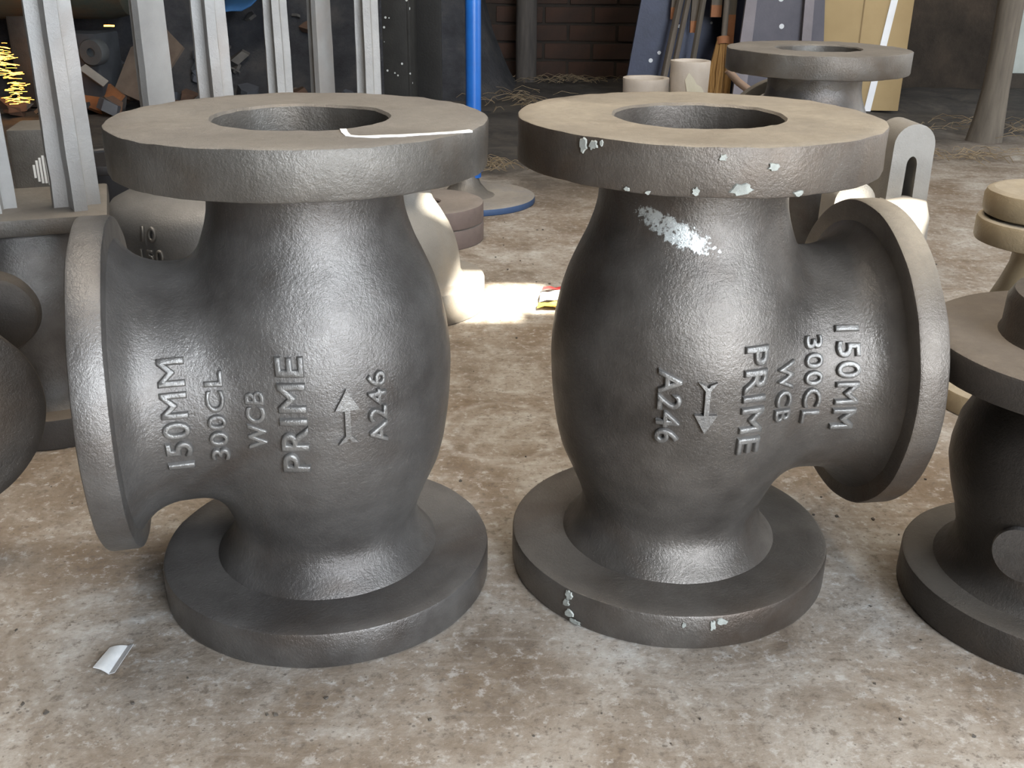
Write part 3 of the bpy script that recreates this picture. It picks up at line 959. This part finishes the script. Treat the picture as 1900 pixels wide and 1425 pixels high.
# dark drum and chalk-hatched block behind the yoke at left
dr = empty('dark_drum', (-.735, 1.93, 0), 0, 'dark round drum standing between the left yoke and the chalk marked casting', 'drum')
new_lathe('drum', [(0, 0), (.085, 0), (.088, .01), (.092, .20), (.090, .215), (0, .222)], plain('black_drum', (.02, .019, .022), (.012, .012, .014), .55), dr, 56, closed=False)
new_lathe('rim', ring_profile(.097, .088, .205, .222, .003), plain('black_drum_rim', (.035, .034, .037), (.02, .02, .022), .5), dr, 56)
cb = empty('chalk_marked_block', (-.885, 1.98, 0), R(12), 'grey block with a white chalk hatched end behind the left yoke', 'block')
finish(box(bmesh.new(), 0, 0, .135, .10, .12, .27, bev=.006), 'block', M_A, cb)
bm = bmesh.new()
for k in range(9):
    t = (k - 4) / 4.5
    hgt = .026 * math.sqrt(max(0.05, 1 - t * t))
    box(bm, .012 + t * .026, -.0605, .195 + random.uniform(-.003, .003), .0038, .002, 2 * hgt)
tag(finish(bm, 'chalk_hatching', M_CHALK, cb, smooth=False), 'white chalk hatching')

# ------------------------------------------------------------------ the back of the shed
# heap of dark foundry sand against the back wall
M_SAND = NT('dark_foundry_sand')
_a = M_SAND.noise(7, 7, .65)
_c = M_SAND.ramp(_a, [(.3, (.022, .023, .028)), (.5, (.045, .047, .055)), (.7, (.085, .082, .082))])
M_SAND = M_SAND.out(_c, .95, 0, M_SAND.bump(M_SAND.noise(60, 6, .7), .7, .015))


def heap_z(x, y):
    k = min(max((y - 4.25 - .10 * (x + 1.2)) / 0.75, 0), 1)
    k2 = min(max((0.02 - x) / .35, 0), 1)
    b = (k * k * (3 - 2 * k)) * .80 * (k2 * k2 * (3 - 2 * k2))
    n_ = noise.fractal(Vector((x * 5, y * 5, 3)), .9, 2.0, 5)
    return b + n_ * .07 * min(1, b * 5) - .012


hp = grid_mesh('sand_heap', [-3.2 + i * .035 for i in range(96)], [4.1 + j * .035 for j in range(34)], heap_z, M_SAND)
tag(hp, 'heap of dark foundry sand along the back wall', 'heap', kind='stuff')

M_WOOD = plain('grey_weathered_wood', (.16, .135, .11), (.09, .075, .062), .9, scale=9, stretch=(6, 6, .6), bd=.006)
M_WOOD2 = plain('pale_weathered_wood', (.15, .13, .105), (.085, .072, .06), .9, scale=8, stretch=(6, 6, .5), bd=.01)
M_WOODD = plain('dark_stained_wood', (.10, .088, .08), (.05, .045, .042), .9, scale=9, stretch=(6, 6, .6), bd=.006)


def trunk(name, pts, r, mat, label, cat, amp=.012):
    bm = tube(bmesh.new(), pts, r, 22)
    for v in bm.verts:
        q = noise.noise_vector(Vector((v.co.x * 9, v.co.y * 9, v.co.z * 2.5)))
        v.co += Vector((q.x, q.y, 0)) * amp
    return tag(finish(bm, name, mat, sharp=60), label, cat)


trunk('wooden_post', [(.052, 5.12, -.03 + i * .22) for i in range(15)], .048, M_WOODD, 'thin dark wooden post standing before the brick wall', 'post', .006)
trunk('tree_trunk_post', [(1.588 + .002 * i + .003 * math.sin(i), 3.58, -.03 + i * .1) for i in range(31)], [.060, .052, .046, .043] + [.041] * 27, M_WOOD2, 'rough pale tree trunk post leaning at the right', 'post', .012)

# dark blue machine stand with flecked legs and slats
M_NAVY = plain('navy_paint_white_flecks', (.036, .044, .085), (.022, .028, .055), .5, .1, scale=8, spots=(.55, .57, .60), spot_scale=26, spot_lim=.72)
M_NAVY2 = plain('faded_purple_paint_flecks', (.085, .080, .10), (.055, .052, .07), .55, .1, scale=8, spots=(.55, .57, .60), spot_scale=24, spot_lim=.74)
M_LILAC = plain('grey_lilac_paint', (.20, .18, .20), (.15, .135, .15), .6, scale=8)
M_ORANGE = plain('orange_primer_wood', (.33, .14, .06), (.24, .10, .045), .8, scale=10)
ST = empty('machine_stand', (0, 4.45, 0), 0, 'dark blue steel stand flecked with white paint before the brick wall', 'stand')


def plate(name, poly, y, th, mat, parent=ST):
    bm = prism(bmesh.new(), [(x, z) for x, z in poly], -th / 2, th / 2, Matrix.Translation((0, y, 0)) @ Matrix.Rotation(PI / 2, 4, 'X'))
    return finish(bm, name, mat, parent, smooth=False)


plate('leg_plate', [(.445, 0), (.70, 0), (.675, .85), (.565, .85)], .0, .03, M_NAVY)
plate('back_panel', [(.66, 0), (.98, 0), (.98, .85), (.66, .85)], .10, .02, M_NAVY)
plate('leg_plate', [(.882, 0), (1.140, 0), (1.095, .85), (.911, .85)], -.225, .03, M_NAVY2)
plate('leg_edge', [(.844, 0), (.897, 0), (.921, .85), (.892, .85)], -.255, .02, M_LILAC)
plate('leg_edge', [(1.125, .0), (1.205, .0), (1.125, .85), (1.092, .85)], -.245, .02, M_NAVY2)
plate('leg_edge', [(1.098, .0), (1.136, .0), (1.106, .85), (1.074, .85)], -.268, .015, M_LILAC)
plate('top_rail', [(.45, .82), (1.32, .82), (1.32, .90), (.45, .90)], -.08, .42, M_NAVY)
for (x, zb_, w, m1, lean) in ((.630, .325, .030, M_WOOD, .02), (.715, .275, .038, M_WOOD, .0), (.795, .335, .042, M_WOOD2, .0), (.850, .30, .048, M_WOOD2, .0)):
    sl = plate('hanging_slat', [(x - w / 2, zb_ + .045), (x + w / 2, zb_ + .045), (x + w / 2 + lean, .84), (x - w / 2 + lean, .84)], -.05, .022, m1)
    plate('slat_tip', [(x - w / 2 * .98, zb_ - (.0 if x < .84 else .10)), (x + w / 2 * .98, zb_ - (.0 if x < .84 else .10)), (x + w / 2, zb_ + .045), (x - w / 2, zb_ + .045)], -.05, .0225, M_ORANGE, sl)


def stick(p0, p1, w, d, mat, label, cat='stick', group=None):
    p0, p1 = Vector(p0), Vector(p1)
    dv = p1 - p0
    bm = box(bmesh.new(), 0, 0, dv.length / 2, w, d, dv.length, bev=.003)
    o = finish(bm, 'wooden_stick', mat)
    o.matrix_world = Matrix.Translation(p0) @ dv.to_track_quat('Z', 'Y').to_matrix().to_4x4()
    return tag(o, label, cat, group)


stick((.578, 4.33, 0), (.735, 4.40, .95), .024, .02, M_WOOD, 'grey wooden stick leaning on the flecked blue plate, nearer its edge')
stick((.612, 4.34, 0), (.762, 4.40, .93), .018, .018, M_WOOD, 'thin grey stick leaning beside another on the blue plate')
stick((.690, 4.34, 0), (.80, 4.40, .95), .018, .018, M_WOOD2, 'thin pale stick leaning near the orange tipped slats')
BRm = plain('straw_bristle', (.34, .19, .06), (.20, .10, .03), .9, scale=30, stretch=(3, 3, .3), bd=.01)
br = empty('broom', (.822, 4.33, 0), 0, 'straw broom head standing beside the pipe stubs', 'broom')
bm = bmesh.new()
for k in range(70):
    a = random.uniform(0, 2 * PI)
    rr = math.sqrt(random.random())
    x0, y0 = .045 * rr * math.cos(a), .022 * rr * math.sin(a)
    tube(bm, [(x0 * .5, y0 * .5, .25), (x0 * 1.05, y0, .13), (x0 * .95 + random.uniform(-.01, .01), y0, random.uniform(0.0, .03))], .0052, 5)
finish(bm, 'bristles', BRm, br)
finish(tube(bmesh.new(), [(0, 0, .235), (.0, .01, .262)], .026, 16), 'binding', M_ORANGE, br)
finish(tube(bmesh.new(), [(0, 0, .24), (.005, .025, .9)], .012, 12), 'handle', M_WOOD, br)

# hose draped behind the far flange
ho = finish(tube(bmesh.new(), [(.474, 2.42, .336), (.484, 2.42, .326), (.50, 2.42, .310), (.545, 2.43, .28), (.61, 2.44, .22), (.66, 2.45, .10), (.68, 2.46, .012), (.76, 2.52, .012)], .0085, 12),
            'hose', plain('brown_hose', (.24, .16, .11), (.19, .125, .085), .6))
tag(ho, 'brown hose hanging behind the far flanged casting', 'hose')

# carton with a white strap
M_CARD = plain('brown_cardboard', (.37, .275, .145), (.32, .235, .12), .85, scale=6, bump=.1)
CT = empty('carton', (1.335, 4.40, 0), R(-2), 'brown cardboard carton with a white strap behind the far casting', 'box')
finish(box(bmesh.new(), 0, 0, .36, .375, .33, .72, bev=.004), 'carton_body', M_CARD, CT)
bm = prism(bmesh.new(), [(.052, -.002), (.078, -.002), (.158, .722), (.132, .722)], 0, .004, Matrix.Translation((0, -.165, 0)) @ Matrix.Rotation(PI / 2, 4, 'X'))
finish(bm, 'strap', plain('white_plastic_strap', (.72, .74, .78), (.66, .68, .72), .4), CT, smooth=False)
bm = prism(bmesh.new(), [(-.19, .40), (-.165, .42), (-.15, .722), (-.19, .722)], 0, .004, Matrix.Translation((0, -.165, 0)) @ Matrix.Rotation(PI / 2, 4, 'X'))
finish(bm, 'strap', plain('white_plastic_strap_b', (.72, .74, .78), (.66, .68, .72), .4), CT, smooth=False)
finish(box(bmesh.new(), 0, -.1665, .46, .004, .002, .52), 'seam', plain('carton_seam', (.24, .17, .09), (.2, .14, .07), .9), CT, smooth=False)

# tank lying at back left, blue sheet, scrap
M_TANK = plain('green_rusty_tank', (.055, .075, .065), (.14, .075, .035), .7, .2, scale=3.2, bd=.006)
tk = empty('tank', (-1.95, 4.15, 0), R(8), 'long green rust stained tank lying above the scrap at back left', 'tank')
Mt = Matrix.Translation((-1.2, 0, .60)) @ Matrix.Rotation(PI / 2, 4, 'Y')
new_lathe('shell', [(0, 0), (.18, .01), (.27, .06), (.285, .12), (.285, 1.0), (.288, 1.02), (.285, 1.04), (.285, 1.62), (.27, 1.68), (.18, 1.73), (0, 1.74)], M_TANK, tk, 56, M=Mt, closed=False)
for x in (-.75, .1):
    finish(box(bmesh.new(), x, .06, .20, .10, .30, .40, bev=.01), 'cradle', M_DARK, tk)
bm = bmesh.new()
sh = {}
for i in range(9):
    for j in range(5):
        x = i * .09
        y = j * .11
        sh[i, j] = bm.verts.new((x, y, .05 * math.sin(i * .9) * .3 + .02 * noise.noise(Vector((x * 4, y * 4, 0))) + i * .022 + y * .25))
for i in range(8):
    for j in range(4): bm.faces.new((sh[i, j], sh[i + 1, j], sh[i + 1, j + 1], sh[i, j + 1]))
bs = finish(bm, 'blue_sheet', plain('faded_blue_sheet', (.045, .16, .38), (.035, .12, .30), .6), sharp=180)
bs.location = (-1.22, 4.30, .272)
bs.scale = (.42, 1, 1)
bs.modifiers.new('thickness', 'SOLIDIFY').thickness = .006
tag(bs, 'faded blue sheet lying on top of the dark heap', 'sheet')

cols = [plain('scrap_rust', (.13, .075, .05), (.07, .045, .035), .85), plain('scrap_grey', (.12, .115, .11), (.07, .068, .068), .8), plain('scrap_brown', (.16, .125, .10), (.09, .07, .06), .9),
        plain('scrap_dark', (.04, .036, .036), (.02, .019, .02), .8), plain('scrap_blue_grey', (.09, .10, .12), (.06, .065, .08), .7)]
shapes = []
for k in range(8):
    bm = bmesh.new()
    n = random.randint(4, 6)
    poly = []
    for i in range(n):
        a = 2 * PI * i / n + random.uniform(-.35, .35)
        rr = random.uniform(.5, 1.0)
        poly.append((math.cos(a) * rr * .085, math.sin(a) * rr * .060))
    prism(bm, poly, 0, random.choice((.008, .012, .03, .045)), s1=(random.uniform(.8, 1), random.uniform(.8, 1)), off=(random.uniform(-.02, .02), 0))
    o = finish(bm, 'scrap_piece', cols[k % 5], smooth=False)
    shapes.append(o.data)
    bpy.data.objects.remove(o)
for k in range(90):
    x = random.uniform(-1.95, -.62) if k < 55 else random.uniform(-1.85, -1.15)
    y = random.uniform(4.12, 4.62) if x > -1.3 else random.uniform(3.88, 4.40)
    o = bpy.data.objects.new('scrap_piece', random.choice(shapes))
    COL.objects.link(o)
    zz = max(heap_z(x, y), 0)
    o.location = (x, y, zz + .012)
    o.rotation_euler = (random.uniform(-.5, .9), random.uniform(-.6, .6), random.uniform(0, 6.28))
    s_ = random.uniform(.4, 1.0)
    o.scale = (s_, s_, s_)
    cn = ('rust red', 'grey', 'brown', 'blackish', 'blue grey')[[c.name for c in cols].index(o.data.materials[0].name)]
    tag(o, 'jagged %s scrap piece lying on the dark heap at back left' % cn, 'scrap', '%s scrap pieces on the heap' % cn)
os_ = finish(prism(bmesh.new(), [(-.10, -.02), (.07, -.05), (.10, .05), (.02, .09), (-.05, .05)], 0, .012, s1=(.95, .9)), 'scrap_sheet', plain('orange_rust_sheet', (.25, .10, .035), (.14, .06, .028), .85), smooth=False)
os_.location, os_.rotation_euler = (-1.56, 3.98, .035), (R(48), R(8), R(-12))
tag(os_, 'orange rusty sheet leaning in the scrap below the tank', 'scrap')
ws = finish(prism(bmesh.new(), [(-.05, -.012), (.05, -.02), (.055, .01), (-.04, .018)], 0, .010), 'scrap_sheet', plain('pale_scrap', (.24, .225, .205), (.17, .16, .15), .8), smooth=False)
ws.location, ws.rotation_euler = (-1.55, 3.96, .135), (R(60), R(35), R(10))
tag(ws, 'small pale strip of scrap sticking up below the tank', 'scrap')
bs2 = finish(prism(bmesh.new(), [(-.09, -.12), (.06, -.14), (.13, .10), (.02, .16), (-.08, .05)], 0, .012), 'scrap_sheet', cols[2], smooth=False)
bs2.location, bs2.rotation_euler = (-1.38, 4.05, .16), (R(62), R(10), R(-18))
tag(bs2, 'large brown sheet leaning on the heap beside the yokes', 'scrap')
mbk = empty('machine_block', (-1.60, 4.02, 0), R(-10), 'blue grey machine block with a round boss under the tank', 'machine')
M_MACH = plain('blue_grey_machine', (.055, .064, .078), (.035, .04, .05), .6, .2)
finish(box(bmesh.new(), -.02, .05, .14, .20, .16, .28, bev=.012), 'block', M_MACH, mbk)
Mm = Matrix.Translation((.065, -.028, .215)) @ Matrix.Rotation(PI / 2, 4, 'X')
new_lathe('boss', [(.048, -.02), (.048, .02), (.044, .026), (.016, .026), (.016, .012), (0, .012)], plain('pale_blue_grey', (.085, .095, .105), (.06, .068, .078), .6, .2), mbk, 32, M=Mm, closed=False)

# grinding sparks at the far left
M_SPARK = bpy.data.materials.new('glowing_sparks')
M_SPARK.use_nodes = True
pb = M_SPARK.node_tree.nodes['Principled BSDF']
pb.inputs['Base Color'].default_value = (1, .5, .1, 1)
pb.inputs['Emission Color'].default_value = (1.0, .42, .06, 1)
pb.inputs['Emission Strength'].default_value = 9.0
bm = bmesh.new()
for k in range(95):
    t = random.random()
    z = .05 + .20 * t + random.gauss(0, .004)
    x0 = -1.80 + .035 * (1 - t) + random.uniform(-.03, .03)
    ln = random.uniform(.012, .055)
    sl = random.gauss(0, .16)
    y = 3.80 + random.uniform(-.05, .05)
    tube(bm, [(x0 - ln / 2, y, z - sl * ln / 2), (x0, y, z + .0006), (x0 + ln / 2, y, z + sl * ln / 2)], random.choice((.0006, .0008, .0012)), 4)
tube(bm, [(-1.425, 3.8, .319), (-1.408, 3.8, .3195), (-1.39, 3.8, .319)], .0032, 5)
sp = finish(bm, 'grinding_sparks', M_SPARK)
tag(sp, 'spray of glowing orange grinding sparks at the far left', 'sparks', kind='stuff')

# ------------------------------------------------------------------ small things on the floor
# straw
def straw_clump(cx, cy, n, sx, sy, label, L0=.05, L1=.13):
    bm = bmesh.new()
    for k in range(n):
        x, y = cx + random.gauss(0, sx), cy + random.gauss(0, sy)
        a = random.uniform(-1.2, 1.2) + (PI if random.random() < .5 else 0)
        l_ = random.uniform(L0, L1)
        bend = random.uniform(-.4, .4)
        zb_ = random.uniform(.004, .018)
        pts = []
        for q in range(4):
            t = q / 3
            pts.append((x + math.cos(a + bend * t) * l_ * t, y + math.sin(a + bend * t) * l_ * t, zb_ + .022 * math.sin(PI * t) * random.uniform(.2, 1)))
        tube(bm, pts, .0011, 4)
    o = finish(bm, 'straw', plain('dry_straw', (.26, .20, .125), (.15, .115, .075), .9))
    return tag(o, label, 'straw', kind='stuff')


straw_clump(-.045, 2.97, 34, .028, .03, 'tuft of dry straw beside the rim of the left casting', .03, .08)
straw_clump(.03, 4.35, 60, .10, .14, 'scattered straw by the foot of the blue pole')
straw_clump(.25, 5.06, 60, .13, .05, 'dry straw along the foot of the brick wall')
straw_clump(1.30, 3.20, 70, .20, .05, 'band of dry straw on the ground near the trunk post')
straw_clump(1.75, 3.75, 60, .15, .12, 'dry straw on the ground beyond the trunk post')

# crumbs on the concrete
bm = bmesh.new()
for k in range(420):
    x = random.uniform(-.75, .9)
    y = random.uniform(.52, 2.6)
    if math.hypot(x + .18, y - .9) < .165 or math.hypot(x - .16, y - .935) < .165: continue
    s_ = random.uniform(.0006, .0019)
    box(bm, x, y, s_ * .4, s_ * 2, s_ * 1.6, s_ * 1.2, Matrix.Translation((x, y, 0)) @ Matrix.Rotation(random.uniform(0, 3), 4, 'Z') @ Matrix.Translation((-x, -y, 0)), jit=s_ * .4)
cr = finish(bm, 'floor_crumbs', plain('dark_crumbs', (.10, .085, .07), (.05, .045, .04), .9), smooth=False)
tag(cr, 'dark crumbs of grit strewn over the concrete floor', 'grit', kind='stuff')

# paper scrap at front left
pp = empty('paper_scrap', (-.3500, .7530, 0), 0, 'small white folded paper strip on the floor before the left casting', 'paper')


def sheet(name, cor, mat, parent, bend, th=.0007, n=8):
    bm = bmesh.new()
    g = {}
    for i in range(n + 1):
        for j in range(4):
            u, v = i / n, j / 3
            p = (Vector(cor[0]) * (1 - u) + Vector(cor[1]) * u) * (1 - v) + (Vector(cor[3]) * (1 - u) + Vector(cor[2]) * u) * v
            z = p[2] + bend(u, v)
            for q in (0, 1): g[i, j, q] = bm.verts.new((p[0], p[1], z + q * th))
    for i in range(n):
        for j in range(3):
            bm.faces.new((g[i, j, 1], g[i + 1, j, 1], g[i + 1, j + 1, 1], g[i, j + 1, 1]))
            bm.faces.new((g[i, j, 0], g[i, j + 1, 0], g[i + 1, j + 1, 0], g[i + 1, j, 0]))
    for i in range(n):
        for j in (0, 3):
            bm.faces.new((g[i, j, 0], g[i + 1, j, 0], g[i + 1, j, 1], g[i, j, 1]))
    for j in range(3):
        for i in (0, n):
            bm.faces.new((g[i, j, 0], g[i, j + 1, 0], g[i, j + 1, 1], g[i, j, 1]))
    return finish(bm, name, mat, parent, sharp=60)


M_PAPER = plain('white_paper', (.70, .72, .73), (.56, .58, .60), .7, scale=60, bump=.1)
sheet('sheet', [(-.0105, -.0165, .0005), (.0042, -.0205, .0005), (.0070, .0190, .0005), (-.0085, .0165, .0005)], M_PAPER, pp, lambda u, v: .004 * (1 - u) * (1 - v) + .0015 * math.sin(u * 3))
sheet('folded_edge', [(.0042, -.0205, .0008), (.0095, -.0205, .0008), (.0125, .0192, .0008), (.0070, .0190, .0008)], plain('grey_paper', (.50, .50, .51), (.42, .42, .43), .7), pp, lambda u, v: .0018 * u)

# crumpled wrapper lying in the sun patch
wr = empty('snack_wrapper', (.092, 1.775, 0), 0, 'crumpled red, white and yellow wrapper lying in the sun patch', 'wrapper')
def crump(u, v): return .006 + .008 * abs(noise.noise(Vector((u * 3, v * 3, .3)))) + .004 * math.sin(u * 7 + v * 4)
sheet('white_panel', [(-.045, -.02, 0), (.055, -.03, 0), (.06, .03, 0), (-.04, .045, 0)], plain('wrapper_white', (.75, .74, .70), (.66, .65, .61), .4), wr, crump)
sheet('red_band', [(-.04, .0455, 0), (.06, .0305, 0), (.062, .056, 0), (-.030, .066, 0)], plain('wrapper_red', (.62, .06, .06), (.5, .05, .05), .4), wr, crump)
sheet('yellow_band', [(-.05, -.055, 0), (.05, -.060, 0), (.055, -.0305, 0), (-.045, -.0205, 0)], plain('wrapper_yellow', (.75, .48, .05), (.65, .4, .04), .4), wr, crump)
bm = lathe(bmesh.new(), ring_profile(.015, .0105, 0, .0015, .0004), 28)
o = finish(bm, 'round_print', plain('wrapper_grey_print', (.32, .33, .36), (.28, .29, .3), .5), wr)
o.location = (.032, .008, .0150)
o.rotation_euler = (R(12), 0, 0)
